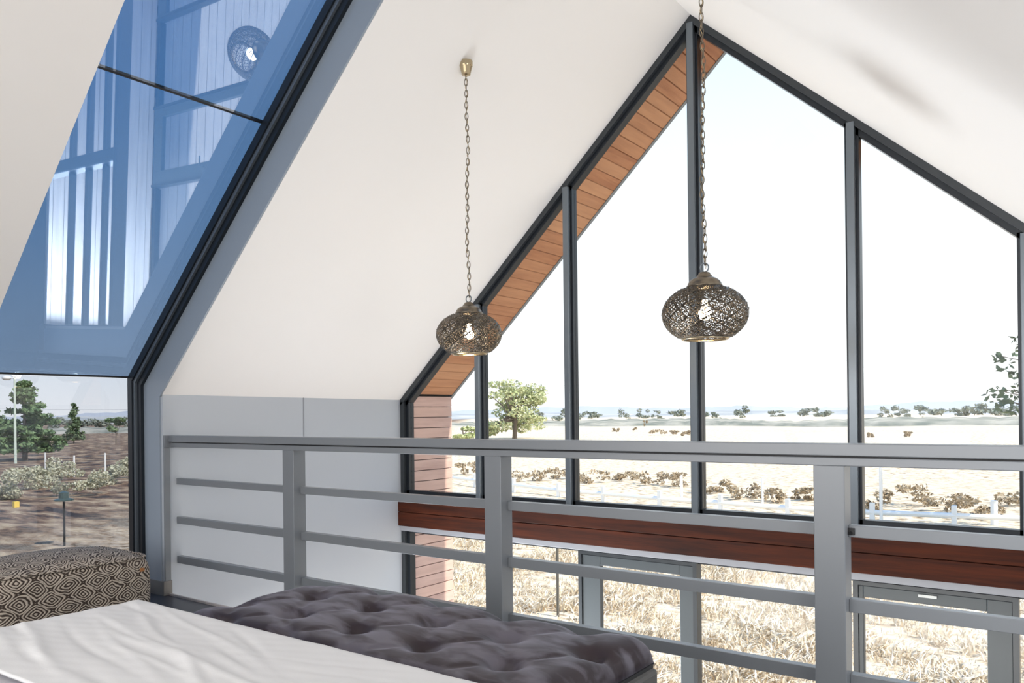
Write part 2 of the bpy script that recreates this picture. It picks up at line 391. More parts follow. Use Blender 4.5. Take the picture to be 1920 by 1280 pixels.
rbox('wall_flange', -5.145, -5.130, YJ+.001, RY, 0.0, 1.014)
bays = [(-5.14, -3.905), (-3.805, -2.368), (-2.268, -.83), (-.722, XE-.005)]
for a, b in bays:
    for z0, z1 in ((.760, .803), (.487, .535), (.213, .263)):
        rbox('slat', a, b, RY+.05, RY+.09, z0-.004, z1-.004, bevel=.002)
q = MB()
q.tube([(-.708, RY+.055, .775), (-.712, RY+.035, .772)], .006); q.box(-.722, -.70, RY+.04, RY+.05, .765, .79)
o = q.build('slat_clip', M_SEAL, rl); o['label'] = 'small black clip at the slat end'

# ------------------------------------------------------------------ pendant lamps
def perforated(R, H, zc_):
    nu, nv = 252, 78
    vs, fs = [], []
    th0, th1 = math.radians(21), math.radians(151)
    for j_ in range(nv+1):
        th = th0+(th1-th0)*j_/nv
        r = R*math.sin(th)**.9; z = zc_+H*math.cos(th)
        for i_ in range(nu):
            a = 2*math.pi*i_/nu; vs.append((r*math.cos(a), r*math.sin(a), z))
    rr = random.Random(3)
    for j_ in range(nv):
        for i_ in range(nu):
            solid = j_ in (0, 1, nv-1, nv-2, nv-3)
            u, v = i_/6.0, j_/6.0
            if not solid:
                dg = (i_*1.0 + j_*1.35) % 21
                solid = dg < 2.6
            if not solid:   # little ring motifs with punched hearts
                du, dv = (i_ % 9)-4, ((j_+(i_//9 % 2)*4) % 9)-4
                d = math.hypot(du, dv)
                solid = (2.6 < d < 3.5) or d < .9 or (d >= 3.5 and (i_+j_*2) % 5 < 1) or ((i_*7+j_*3) % 11 < 2)
            if solid:
                k = (i_+1) % nu
                fs.append((j_*nu+i_, j_*nu+k, (j_+1)*nu+k, (j_+1)*nu+i_))
    return vs, fs
M_BULB = bpy.data.materials.new('warm_bulb_glow'); M_BULB.use_nodes = True
nn = M_BULB.node_tree.nodes['Principled BSDF']; nn.inputs['Emission Color'].default_value = (1, .80, .55, 1); nn.inputs['Emission Strength'].default_value = 9
def pendant(loc, ztop, label, sc):
    x, y, zb = loc
    p = empty('pendant_lamp', loc, label, 'pendant lamp', 'pierced metal pendant lamps')
    ztop = zb+(ztop-zb)/sc; p.scale = (sc, sc, sc)
    # lamp geometry around origin = bottom of the bowl
    q = MB(); vs, fs = perforated(.253, .172, .152); q.add(vs, fs)
    sh = q.build('lamp_shade', M_SHADE, p, smooth=True, loc=(0, 0, 0))
    sm_ = sh.modifiers.new('thick', 'SOLIDIFY'); sm_.thickness = .003
    q = MB(); q.lathe([(.122, -.002), (.134, -.004), (.140, .004), (.135, .012), (.124, .010), (.122, -.002)], n=64)
    o = q.build('shade_rim', M_BRASSL, sh, smooth=True, loc=(0, 0, 0)); o['label'] = 'brass rim round the bottom opening'
    q = MB(); q.lathe([(.101, .306), (.106, .312), (.106, .318), (.100, .322), (.098, .332), (.090, .345), (.076, .357), (.060, .365), (.050, .369), (.046, .372), (.044, .380), (.036, .385), (.032, .396), (.014, .402), (0, .402)], n=48)
    cap_ = q.build('shade_cap', M_BRASS, p, smooth=True, loc=(0, 0, 0))
    q = MB(); ring = [(.026*math.cos(a), 0, .426+.026*math.sin(a)) for a in [2*math.pi*k/20 for k in range(20)]]
    q.tube(ring, .0045, 8, closed=True); o = q.build('hanging_ring', M_FRAMEL, cap_, smooth=True, loc=(0, 0, 0))
    q = MB(); q.lathe([(0, .115), (.02, .117), (.034, .130), (.04, .150), (.034, .172), (.02, .19), (.016, .21), (.016, .235), (0, .235)], n=24)
    o = q.build('bulb', M_BULB, p, smooth=True, loc=(0, 0, 0)); o['label'] = 'lit warm bulb'
    L = add_light('bulb_light', 'POINT', (0, 0, .15), 5, (1, .75, .48), shadow_soft_size=.04); L.parent = p
    L.hide_viewport = False
    # chain
    q = MB(); z = .446; k = 0; top = ztop-zb-.085; pitch = .044; sway = lambda zz: .006*math.sin(zz*5.1)+.003*math.sin(zz*13)
    while z < top:
        c_ = Vector((sway(z), .5*sway(z+1), z+.5*pitch)); hl = .031; hw = .0125
        pts = []
        for t_ in range(12):
            a = 2*math.pi*t_/12
            lx, lz = hw*math.cos(a), hl*math.sin(a)*(.75+.25*abs(math.sin(a)))
            pts.append(c_+(Vector((lx*.75, lx*.65, lz)) if k % 2 else Vector((lx*.65, -lx*.75, lz))))
        q.tube(pts, .0031, 6, closed=True); z += pitch; k += 1
    q.build('chain', M_BRASS, p, smooth=True, loc=(0, 0, 0))
    q = MB(); q.tube([(sway(zz)+.007*math.sin(zz*60), .5*sway(zz+1)+.007*math.cos(zz*60), zz) for zz in np.linspace(.42, ztop-zb-.05, 160)], .0022, 5)
    o = q.build('cable', mat('amber_cable', (.45, .33, .18), .4), p, smooth=True, loc=(0, 0, 0)); o['label'] = 'thin amber cable twisting round the chain'
    # canopy
    q = MB(); H = ztop-zb
    q.lathe([(0, -.088), (.008, -.088), (.010, -.075), (.034, -.072), (.036, -.06), (.048, -.012), (.052, -.004), (.052, .030), (0, .030)], cz=H, n=32)
    q.build('ceiling_cup', M_BRASSL, p, smooth=False, loc=(0, 0, 0))
    return p
L1 = (-3.02, 3.67, 1.58)
pendant(L1, zl(L1[0])-.018, 'pierced metal pendant hanging before the white left ceiling', .78)
L2 = (-1.552, 3.73, 1.577)
pendant(L2, zroof(L2[0])-.018, 'pierced metal pendant hanging before the central mullion', .835)

# ------------------------------------------------------------------ bed and throw
def fbm(x, y, s=1.0, seed=0):
    return (math.sin(x*3.1*s+seed)+math.sin(y*4.3*s+1.7*seed)+math.sin((x+y)*5.7*s+2.1*seed)*.6+math.sin((x*1.9-y*2.7)*4.1*s+seed)*.5)/3.1
bed = empty('bed', (-1.9, .5, 0), 'low bed with pale sheet in the lower left foreground', 'bed')
M_SHEET = mat('pale_lilac_sheet', (0.50, 0.49, 0.53), .8, bump=(120, .1, .002))
M_THROW = mat('cream_throw', (0.66, 0.66, 0.67), .8, bump=(200, .12, .002))
q = MB(); q.box(-2.83, -.97, -.55, 1.44, .22, .525); q.build('mattress', M_SHEET, bed, bevel=.06)
q = MB(); q.box(-2.81, -.99, -.53, 1.42, .08, .22); q.build('bed_base', mat('bed_base_grey', (0.10, 0.09, 0.10), .7), bed, bevel=.01)
for xx, yy in ((-2.75, -.47), (-1.05, -.47), (-2.75, 1.36), (-1.05, 1.36)):
    q = MB(); q.box(xx-.03, xx+.03, yy-.03, yy+.03, 0, .08); q.build('leg', M_SEAL, bed)
# throw: draped sheet of cloth over the foot of the bed
nx, ny = 260, 110
vs, fs = [], []
def drape(u, v):
    # u: across the bed (0..1) incl. side drops; v: from near edge to hanging foot
    half = .93+.30; s = (u-.5)*2*half; d = v*(.62+.30)
    e = .05
    xx = s; drop = 0
    if abs(s) > .93:
        ex = abs(s)-.93; a = min(ex/e, math.pi/2); xx = math.copysign(.93+e*math.sin(a), s); drop = e*(1-math.cos(a))+max(0, ex-e*math.pi/2)
    yy = d; dropy = 0
    if d > .62:
        ex = d-.62; a = min(ex/e, math.pi/2); yy = .62+e*math.sin(a); dropy = e*(1-math.cos(a))+max(0, ex-e*math.pi/2)
    z = .549-max(drop, dropy)
    if drop > 0 and dropy > 0: z = .549-max(drop, dropy)
    wr = 0
    X_, Y_ = s, d
    for (cx_, cy_, an, ln, wd, am) in FOLDS:
        dx, dy = X_-cx_, Y_-cy_
        a_ = dx*math.cos(an)+dy*math.sin(an); b_2 = -dx*math.sin(an)+dy*math.cos(an)+.012*math.sin(a_*7+cx_*9)
        wr += am*math.exp(-(a_/ln)**2-(b_2/wd)**2)
    flat = 1 if (drop == 0 and dropy == 0) else .5
    z += wr*flat + .0015*fbm(X_*3, Y_*5, 2)
    ox = (.012*math.sin(Y_*14)+.006*math.sin(Y_*31)) * min(1, drop/.1); oy = (.010*math.sin(X_*12)+.006*math.sin(X_*27)) * min(1, dropy/.1)
    return (-1.9+xx+math.copysign(abs(ox), xx)*1.0, .89+yy+abs(oy)+.012*math.sin(X_*3)*(1-v), z)
rf = random.Random(12)
FOLDS = [(rf.uniform(-.9, .2), rf.uniform(.02, .55), rf.uniform(-.42, -.05), rf.uniform(.15, .5), rf.uniform(.010, .020), rf.choice((-1, 1, 1))*rf.uniform(.003, .0065)) for _ in range(22)]
FOLDS += [(rf.uniform(0, .9), rf.uniform(.05, .55), rf.uniform(-.6, .5), rf.uniform(.1, .3), rf.uniform(.010, .018), rf.uniform(-.003, .003)) for _ in range(10)]
FOLDS += [(-.62, .16, -.2, .42, .022, .010), (-.55, .42, -.12, .35, .03, .005)]
for j_ in range(ny+1):
    for i_ in range(nx+1): vs.append(drape(i_/nx, j_/ny))
for j_ in range(ny):
    for i_ in range(nx):
        a = j_*(nx+1)+i_; fs.append((a, a+1, a+nx+2, a+nx+1))
q = MB(); q.add(vs, fs); o = q.build('throw_blanket', M_THROW, smooth=True)
md = o.modifiers.new('thick', 'SOLIDIFY'); md.thickness = .008; md.offset = 1
tag(o, 'creased cream throw spread across the foot of the bed', 'blanket')

# ------------------------------------------------------------------ tufted bench
bx0, bx1, by0, by1 = -2.72, -1.14, 1.60, 2.30
be = empty('bench', ((bx0+bx1)/2, (by0+by1)/2, 0), 'dark plum velvet bench with deep buttoned top between bed and railing', 'bench')
def velvet():
    m = bpy.data.materials.new('plum_grey_velvet'); m.use_nodes = True; n, l = m.node_tree.nodes, m.node_tree.links
    p = n['Principled BSDF']; p.inputs['Roughness'].default_value = .55
    p.inputs['Sheen Weight'].default_value = .2; p.inputs['Sheen Roughness'].default_value = .3; p.inputs['Sheen Tint'].default_value = (.72, .72, .9, 1)
    t = n.new('ShaderNodeTexCoord'); mp = n.new('ShaderNodeMapping'); mp.inputs['Scale'].default_value = (2.2, 5, 3); l.new(t.outputs['Object'], mp.inputs[0])
    no = n.new('ShaderNodeTexNoise'); no.inputs['Scale'].default_value = 2.4; no.inputs['Detail'].default_value = 5; no.inputs['Distortion'].default_value = .6
    l.new(mp.outputs[0], no.inputs['Vector'])
    r = n.new('ShaderNodeValToRGB'); r.color_ramp.elements[0].position = .42; r.color_ramp.elements[0].color = (.015, .006, .010, 1)
    r.color_ramp.elements[1].position = .60; r.color_ramp.elements[1].color = (.095, .086, .108, 1)  # paler noise patches put the velvet's bluish sheen highlights into the colour
    l.new(no.outputs[0], r.inputs[0]); l.new(r.outputs[0], p.inputs['Base Color']); return m
M_VEL = velvet()
cols = [-2.64+.316*k for k in range(5)]
BT = [(x, 1.82) for x in cols]+[(x, 2.255) for x in cols]+[(x+.158, 2.04) for x in cols[:]]+[(x+.158, 1.62) for x in cols[:]]
BT = [b for b in BT if bx0+.045 < b[0] < bx1-.05]
nx, ny = 220, 96
vs, fs = [], []
def top(x, y):
    dx = min(x-bx0, bx1-x); dy = min(y-by0, by1-y)
    d = min(dx, dy); r = .075
    edge = 0
    for q_ in (dx, dy):
        if q_ < r: edge += .055*(1-math.sqrt(max(0, 1-(1-q_/r)**2)))
    z = .508+.006*math.sin((x-bx0)*4)-edge
    dip = 0
    for (bx, by) in BT:
        rr2 = math.hypot(x-bx, (y-by)*1.05)
        if rr2 < .22: dip = max(dip, .066*math.exp(-(rr2/.030)**1.3)+.016*math.exp(-(rr2/.07)**2))
    # pleats between neighbouring buttons
    for (bx, by) in BT:
        for sx, sy in ((.158, .215), (-.158, .215)):
            L_ = math.hypot(sx, sy); ux, uy = sx/L_, sy/L_
            a_ = (x-bx)*ux+(y-by)*uy; b2 = -(x-bx)*uy+(y-by)*ux
            if 0 < a_ < L_ and y < by1-.04: dip = max(dip, .007*math.exp(-(b2/.022)**2))
    return z-dip
for j_ in range(ny+1):
    for i_ in range(nx+1):
        x = bx0+(bx1-bx0)*i_/nx; y = by0+(by1-by0)*j_/ny
        vs.append((x, y, top(x, y)))
for j_ in range(ny):
    for i_ in range(nx):
        a = j_*(nx+1)+i_; fs.append((a, a+1, a+nx+2, a+nx+1))
rim = [j_*(nx+1) for j_ in range(ny, 0, -1)]+[i_ for i_ in range(nx)]+[j_*(nx+1)+nx for j_ in range(ny)]+[ny*(nx+1)+i_ for i_ in range(nx, 0, -1)]
b0 = len(vs); mids = []
for k in rim: x, y, z = vs[k]; vs.append((x, y, .415))
n_ = len(rim)
for k in range(n_): fs.append((rim[k], rim[(k+1) % n_], b0+(k+1) % n_, b0+k))
fs.append(tuple(b0+k for k in range(n_)))
q = MB(); q.add(vs, fs); cush = q.build('cushion_top', M_VEL, be, smooth=True)
for k, (bx, by) in enumerate(BT):
    q = MB(); z = top(bx, by)
    q.lathe([(0, .0105), (.006, .010), (.011, .0065), (.0135, 0), (.0135, -.004)], bx, by, z, 16); q.build('button', M_VEL, cush, smooth=True)
M_VEL2 = mat('grey_green_velvet', (0.07, 0.068, 0.066), .6, sheen=.25)
q = MB(); q.box(bx0+.0, bx1+.015, by0, by1, .07, .402); q.build('bench_box', M_VEL2, be, bevel=.015)
q = MB(); q.box(bx0+.008, bx1-.0, by0+.008, by1-.008, .4, .417); q.build('dark_piping', M_SEAL, be)  # dark piping line between cushion and box
for xx in (bx0+.07, bx1-.07):
    for yy in (by0+.07, by1-.07):
        q = MB(); q.lathe([(0, 0), (.018, 0), (.028, .072), (0, .072)], xx, yy, 0, 16); q.build('leg', M_SEAL, be)

# ------------------------------------------------------------------ patterned pouf
def pouf_mat():
    m = bpy.data.materials.new('brown_cream_ring_weave'); m.use_nodes = True; n, l = m.node_tree.nodes, m.node_tree.links
    p = n['Principled BSDF']; p.inputs['Roughness'].default_value = .85
    t = n.new('ShaderNodeTexCoord'); sx = n.new('ShaderNodeSeparateXYZ'); l.new(t.outputs['Object'], sx.inputs[0])
    ge = n.new('ShaderNodeNewGeometry'); sn = n.new('ShaderNodeSeparateXYZ'); l.new(ge.outputs['True Normal'], sn.inputs[0])
    def mth(op, a, b=None, c=None):
        q_ = n.new('ShaderNodeMath'); q_.operation = op
        for i_, v_ in enumerate((a, b, c)):
            if v_ is None: continue
            if isinstance(v_, (int, float)): q_.inputs[i_].default_value = v_
            else: l.new(v_, q_.inputs[i_])
        return q_.outputs[0]
    topm = mth('GREATER_THAN', mth('ABSOLUTE', sn.outputs['Z']), .72)
    xface = mth('GREATER_THAN', mth('ABSOLUTE', sn.outputs['X']), mth('ABSOLUTE', sn.outputs['Y']))
    def mix(f, a, b): # f?b:a
        return mth('ADD', mth('MULTIPLY', a, mth('SUBTRACT', 1.0, f)), mth('MULTIPLY', b, f))
    u = mix(topm, mix(xface, sx.outputs['X'], sx.outputs['Y']), sx.outputs['X'])
    v = mix(topm, sx.outputs['Z'], sx.outputs['Y'])
    no = n.new('ShaderNodeTexNoise'); no.inputs['Scale'].default_value = 9; l.new(t.outputs['Object'], no.inputs['Vector'])
    wob = mth('MULTIPLY', mth('SUBTRACT', no.outputs[0], .5), .05)
    def tri(x_, per): return mth('PINGPONG', mth('ADD', x_, 10.0), per)
    a = tri(mth('ADD', u, wob), .080); b = tri(mth('ADD', v, wob), .060)
    a2 = mth('DIVIDE', a, .080); b2 = mth('DIVIDE', b, .060)
    d1 = mth('SQRT', mth('ADD', mth('POWER', a2, 2.0), mth('POWER', b2, 2.0)))
    d2 = mth('SQRT', mth('ADD', mth('POWER', mth('SUBTRACT', 1.0, a2), 2.0), mth('POWER', mth('SUBTRACT', 1.0, b2), 2.0)))
    l1 = mth('ADD', a2, b2); l2 = mth('SUBTRACT', 2.0, l1)
    d = mth('ADD', mth('MULTIPLY', mth('MINIMUM', d1, d2), .45), mth('MULTIPLY', mth('MINIMUM', l1, l2), .5))
    rings = mth('SINE', mth('MULTIPLY', d, 27.0))
    weave = mth('SINE', mth('MULTIPLY', v, 760.0))
    val = mth('ADD', rings, mth('MULTIPLY', weave, .25))
    val = mth('ADD', val, mth('MULTIPLY', mth('SUBTRACT', no.outputs[0], .5), 1.2))
    r = n.new('ShaderNodeValToRGB'); r.color_ramp.elements[0].position = .44; r.color_ramp.elements[0].color = (.045, .03, .022, 1)
    r.color_ramp.elements[1].position = .58; r.color_ramp.elements[1].color = (.50, .43, .36, 1)
    l.new(mth('ADD', mth('MULTIPLY', val, .5), .5), r.inputs[0]); l.new(r.outputs[0], p.inputs['Base Color'])
    bp = n.new('ShaderNodeBump'); bp.inputs['Strength'].default_value = .5; bp.inputs['Distance'].default_value = .004
    l.new(val, bp.inputs['Height']); l.new(bp.outputs[0], p.inputs['Normal']); return m
M_POUF = pouf_mat()
px0, px1, py0, py1, pz = -5.14, -4.47, 1.62, 2.50, .425
po = empty('pouf', ((px0+px1)/2, (py0+py1)/2, 0), 'square brown and cream ring patterned pouf by the side window', 'pouf')
bm = bmesh.new(); N = 28
grid = []
def poufpt(u, v, w_):  # superellipsoid box with domed top
    p_ = Vector((u, v, w_)); 
    m4 = (abs(u)**7+abs(v)**7+abs(w_)**7)**(1/7); p_ = p_/m4
    z = p_.z*pz/2+pz/2
    bul = 1+.025*(1-p_.z**2)
    if p_.z > .5: z += .035*(1-min(1, (p_.x**2+p_.y**2)))*((p_.z-.5)*2)
    return ((px0+px1)/2+p_.x*bul*(px1-px0)/2, (py0+py1)/2+p_.y*bul*(py1-py0)/2, z)
q = MB()
for ax in range(3):
    for sg in (-1, 1):
        vs = []; fs = []
        for i_ in range(N+1):
            for j_ in range(N+1):
                a = -1+2*i_/N; b = -1+2*j_/N; c3 = [0, 0, 0]; c3[ax] = sg; c3[(ax+1) % 3] = a; c3[(ax+2) % 3] = b
                vs.append(poufpt(*c3))
        for i_ in range(N):
            for j_ in range(N):
                k = i_*(N+1)+j_; fs.append((k, k+1, k+N+2, k+N+1))
        q.add(vs, fs)
o = q.build('pouf_body', M_POUF, po, smooth=True)
bm = bmesh.new(); bm.from_mesh(o.data); bmesh.ops.remove_doubles(bm, verts=bm.verts, dist=1e-4); bmesh.ops.recalc_face_normals(bm, faces=bm.faces[:]); bm.to_mesh(o.data); bm.free()
q = MB(); ringp = []
for k in range(96):
    a = 2*math.pi*k/96; cxx, cyy = math.cos(a), math.sin(a); m7 = (abs(cxx)**7+abs(cyy)**7)**(1/7)
    ringp.append(((px0+px1)/2+cxx/m7*(px1-px0)/2*.965, (py0+py1)/2+cyy/m7*(py1-py0)/2*.965, pz-.022))
q.tube(ringp, .008, 8, closed=True); q.build('piping', M_POUF, o, smooth=True)
q = MB(); q.box(-4.482, -4.466, 2.405, 2.43, .325, .345); o = q.build('zip_pull', mat('rust_leather', (.35, .14, .04), .5), po, bevel=.003); o['label'] = 'tiny rust brown tab on the pouf corner'

# ------------------------------------------------------------------ landscape
GZ = -2.75
def ground_mat():
    m = bpy.data.materials.new('dry_field_soil_and_straw'); m.use_nodes = True; n, l = m.node_tree.nodes, m.node_tree.links
    p = n['Principled BSDF']; p.inputs['Roughness'].default_value = .95; p.inputs['Specular IOR Level'].default_value = .1
    t = n.new('ShaderNodeTexCoord')
    def noise(sc, det, vec, mp_sc=None):
        no = n.new('ShaderNodeTexNoise'); no.inputs['Scale'].default_value = sc; no.inputs['Detail'].default_value = det; no.inputs['Roughness'].default_value = .62
        if mp_sc:
            mp = n.new('ShaderNodeMapping'); mp.inputs['Scale'].default_value = mp_sc; l.new(vec, mp.inputs[0]); vec = mp.outputs[0]
        l.new(vec, no.inputs['Vector']); return no.outputs[0]
    P_ = t.outputs['Object']
    fine = noise(2.2, 9, P_, (1, 1.6, 1)); big = noise(.035, 6, P_, (1, 2.2, 1))
    r1 = n.new('ShaderNodeValToRGB'); e = r1.color_ramp.elements
    e[0].position = .36; e[0].color = (.24, .17, .10, 1); e[1].position = .56; e[1].color = (.92, .79, .60, 1)
    k = e.new(.46); k.color = (.74, .58, .40, 1)
    l.new(fine, r1.inputs[0])
    r2 = n.new('ShaderNodeValToRGB'); r2.color_ramp.elements[0].position = .52; r2.color_ramp.elements[0].color = (0, 0, 0, 1); r2.color_ramp.elements[1].position = .66; r2.color_ramp.elements[1].color = (1, 1, 1, 1)
    l.new(big, r2.inputs[0])
    # burnt, scrubby ground further west (seen by the side window)
    sp = n.new('ShaderNodeSeparateXYZ'); l.new(P_, sp.inputs[0])
    mr = n.new('ShaderNodeMapRange'); mr.inputs['From Min'].default_value = -7; mr.inputs['From Max'].default_value = -22
    ax = n.new('ShaderNodeMath'); ax.operation = 'MULTIPLY_ADD'; ax.inputs[1].default_value = .8; l.new(sp.outputs['Y'], ax.inputs[0]); l.new(sp.outputs['X'], ax.inputs[2])
    l.new(ax.outputs[0], mr.inputs['Value'])
    n3 = noise(.45, 8, P_, (1, 2.6, 1))
    r3 = n.new('ShaderNodeValToRGB'); e = r3.color_ramp.elements
    e[0].position = .40; e[0].color = (.06, .05, .05, 1); e[1].position = .64; e[1].color = (.55, .43, .29, 1); k = e.new(.5); k.color = (.25, .16, .11, 1)
    l.new(n3, r3.inputs[0])
    m1 = n.new('ShaderNodeMixRGB'); m1.inputs[2].default_value = (.80, .64, .47, 1); l.new(r2.outputs[0], m1.inputs[0]); l.new(r1.outputs[0], m1.inputs[1])
    m2 = n.new('ShaderNodeMixRGB'); l.new(mr.outputs[0], m2.inputs[0]); l.new(m1.outputs[0], m2.inputs[1]); l.new(r3.outputs[0], m2.inputs[2])
    l.new(m2.outputs[0], p.inputs['Base Color'])
    b = n.new('ShaderNodeBump'); b.inputs['Strength'].default_value = .9; b.inputs['Distance'].default_value = .25; l.new(fine, b.inputs['Height']); l.new(b.outputs[0], p.inputs['Normal'])
    return m
M_GROUND = ground_mat()
# ground: fine near the house, coarse far out
vs, fs = [], []
rings_ = [0.0]+[4*1.135**k for k in range(52)]
ns = 96
for r in rings_:
    for k in range(ns):
        a = 2*math.pi*k/ns; x = -2+r*math.cos(a); y = 3+r*math.sin(a)
        hgt = .14*fbm(x*.22, y*.3, 1, 3)*min(1, max(0, (r-9)/12))+ (.9*fbm(x*.012, y*.015, 1, 1)*min(1, max(0, (r-60)/200)))
        vs.append((x, y, GZ+hgt))
for i_ in range(len(rings_)-1):
    for k in range(ns):
        fs.append((i_*ns+k, i_*ns+(k+1) % ns, (i_+1)*ns+(k+1) % ns, (i_+1)*ns+k))
q = MB(); q.add(vs, fs); tag(q.build('ground', M_GROUND, smooth=True, kind='structure'), 'dry straw coloured field stretching to the hazy horizon', 'ground')

def nrm(o):
    return o
# straw grass tufts
def tuft_mat(name, c1, c2):
    m = bpy.data.materials.new(name); m.use_nodes = True; n, l = m.node_tree.nodes, m.node_tree.links
    p = n['Principled BSDF']; p.inputs['Roughness'].default_value = .9; p.inputs['Specular IOR Level'].default_value = .1
    g = n.new('ShaderNodeNewGeometry'); r = n.new('ShaderNodeValToRGB'); r.color_ramp.elements[0].color = (*c1, 1); r.color_ramp.elements[1].color = (*c2, 1)
    l.new(g.outputs['Random Per Island'], r.inputs[0]); l.new(r.outputs[0], p.inputs['Base Color']); return m
def grass(name, n, area, h, matl, label, seed, wdt=.012, lean=.5):
    r = random.Random(seed); vs = []; fs = []
    for _ in range(n):
        x, y, sc = area(r)
        for b in range(4):
            a = r.uniform(0, 6.283); hh = h*sc*r.uniform(.5, 1.15); w_ = wdt*sc*r.uniform(.7, 1.6)
            lx, ly = r.gauss(.35, lean)*hh, r.gauss(.1, lean)*hh
            bx, by = x+r.uniform(-.1, .1)*sc, y+r.uniform(-.1, .1)*sc
            k = len(vs); ca, sa = math.cos(a)*w_, math.sin(a)*w_
            vs += [(bx-ca, by-sa, GZ-.05), (bx+ca, by+sa, GZ-.05), (bx+lx*.4+ca*.8, by+ly*.4+sa*.8, GZ+hh*.6), (bx+lx*.4-ca*.8, by+ly*.4-sa*.8, GZ+hh*.6), (bx+lx, by+ly, GZ+hh*.85)]
            fs += [(k, k+1, k+2, k+3), (k+3, k+2, k+4)]
    q_ = MB(); q_.v = vs; q_.f = fs
    o_ = q_.build(name, matl); tag(o_, label, 'grass', kind='stuff'); return o_
def area_front(r):
    while True:
        d = 6+26*r.random()**1.25; an = r.uniform(-48, 4)
        x = d*math.sin(math.radians(an))*1.0; y = d*math.cos(math.radians(an))
        if 8.3 < y < 28 and x > -26 and math.hypot(x+8.6, y-12.9) > .5:
            cl = .5+.5*math.sin(x*2.1+math.sin(y*1.3)*2)*math.sin(y*1.7+x*.6)
            if r.random() < .25+cl: return x, y, .55+.9*cl
grass('dry_grass', 13000, area_front, .20, tuft_mat('straw_blades', (.95, .87, .73), (.55, .43, .28)), 'pale straw grass outside the gable window', 5, .012, .9)
def blob_leaves(n, centers, r, lsz, flat=.7):
    vs, fs = [], []
    for _ in range(n):
        cx_, cy_, cz_, rx, rz_ = r.choice(centers)
        while True:
            a, b, c_ = r.uniform(-1, 1), r.uniform(-1, 1), r.uniform(-1, 1); d = a*a+b*b+c_*c_
            if .25 < d < 1: break
        p_ = Vector((cx_+a*rx, cy_+b*rx, cz_+c_*rz_))
        u = Vector((r.gauss(0, 1), r.gauss(0, 1), r.gauss(0, flat))).normalized()*lsz*r.uniform(.5, 1.3)
        v = u.cross(Vector((r.gauss(0, 1), r.gauss(0, 1), r.gauss(0, 1)))).normalized()*lsz*r.uniform(.3, .8)
        k = len(vs); vs += [p_-u, p_-v, p_+u, p_+v]; fs.append((k, k+1, k+2, k+3))
    return vs, fs
M_BARK = mat('grey_bark', (.20, .16, .13), .9)
def pane_of(px_):
    for lim, nm_ in ((260, 'the side window'), (899, 'the narrow pane beside the timber fin'), (1066, 'the pane with the acacia'), (1301, 'the tall pane left of the ridge mullion'), (1600, 'the tall pane right of the ridge mullion'), (9999, 'the rightmost pane')):
        if px_ < lim: return nm_
def gdist(px_, dist):  # ground point seen at image column px_ near horizon, at the given distance
    a = math.atan((px_-960)/1480)-YAW
    return dist*math.sin(a), dist*math.cos(a)
def round_tree(name, px_, dist, wid, hgt, seed, c1, c2, label, cat='tree', trunk=.38, n=3800, lsz=.22, clusters=16, group=None, low=.32):
    x, y = gdist(px_, dist); r = random.Random(seed)
    t_ = empty(name, (x, y, GZ), label, cat, group)
    q_ = MB(); 
    if trunk:
        q_.tube([(x, y, GZ-.3), (x+.02*wid, y, GZ+hgt*.25), (x-.01*wid, y, GZ+hgt*.55)], [wid*.035, wid*.026, wid*.014], 8)
    cen = []
    for k in range(clusters):
        vr = 1 if trunk else 2.6
        a = 2*math.pi*k/clusters*2.4+r.random(); rad = wid*.5*math.sqrt(r.random())*.78; zz = GZ+hgt*(low+(1-low)*.86*(r.random()**(.7 if low > .2 else .95))*(1-.25*(rad/(wid*.5))**2))
        cx_, cy_ = x+rad*math.cos(a), y+rad*math.sin(a)
        cen.append((cx_, cy_, zz, wid*r.uniform(.12, .2), hgt*vr*r.uniform(.05, .09)))
        if trunk: q_.tube([(x, y, GZ+hgt*r.uniform(.2, .45)), ((x+cx_)/2, (y+cy_)/2, (GZ+hgt*.35+zz)/2), (cx_, cy_, zz)], [wid*.016, wid*.010, wid*.004], 5)
    if trunk: q_.build('trunk', M_BARK, t_)
    vs_, fs_ = blob_leaves(n, cen, r, lsz); q2 = MB(); q2.v = [tuple(v_) for v_ in vs_]; q2.f = fs_
    q2.build('foliage', tuft_mat(name+'_leaves', c1, c2), t_); return t_
def pine(name, px_, dist, wid, hgt, seed, c1, c2, label, n=4200, lsz=.22, group=None, xy=None, f0=.12):
    x, y = xy or gdist(px_, dist); r = random.Random(seed); t_ = empty(name, (x, y, GZ), label, 'tree', group)
    q_ = MB(); q_.tube([(x, y, GZ-.3), (x, y, GZ+hgt*.95)], [wid*.035, wid*.006], 8)
    cen = []
    tiers = 13
    for k in range(tiers):
        f_ = k/(tiers-1); zz = GZ+hgt*(f0+(.97-f0)*f_); rad = wid*.5*(1-f_)**.62*.9
        for b in range(max(2, int(7*(1-f_))+2)):
            a = r.uniform(0, 6.283); rr_ = rad*r.uniform(.45, 1); ex, ey = x+rr_*math.cos(a), y+rr_*math.sin(a)
            q_.tube([(x, y, zz-.04*hgt), (ex, ey, zz+.02*hgt)], [wid*.008, wid*.003], 4)
            cen.append((ex, ey, zz, wid*.075, hgt*.035)); cen.append(((x+ex)/2, (y+ey)/2, zz, wid*.08, hgt*.035))
    q_.build('trunk', M_BARK, t_)
    vs_, fs_ = blob_leaves(n, cen, r, lsz); q2 = MB(); q2.v = [tuple(v_) for v_ in vs_]; q2.f = fs_
    q2.build('foliage', tuft_mat(name+'_needles', c1, c2), t_); return t_

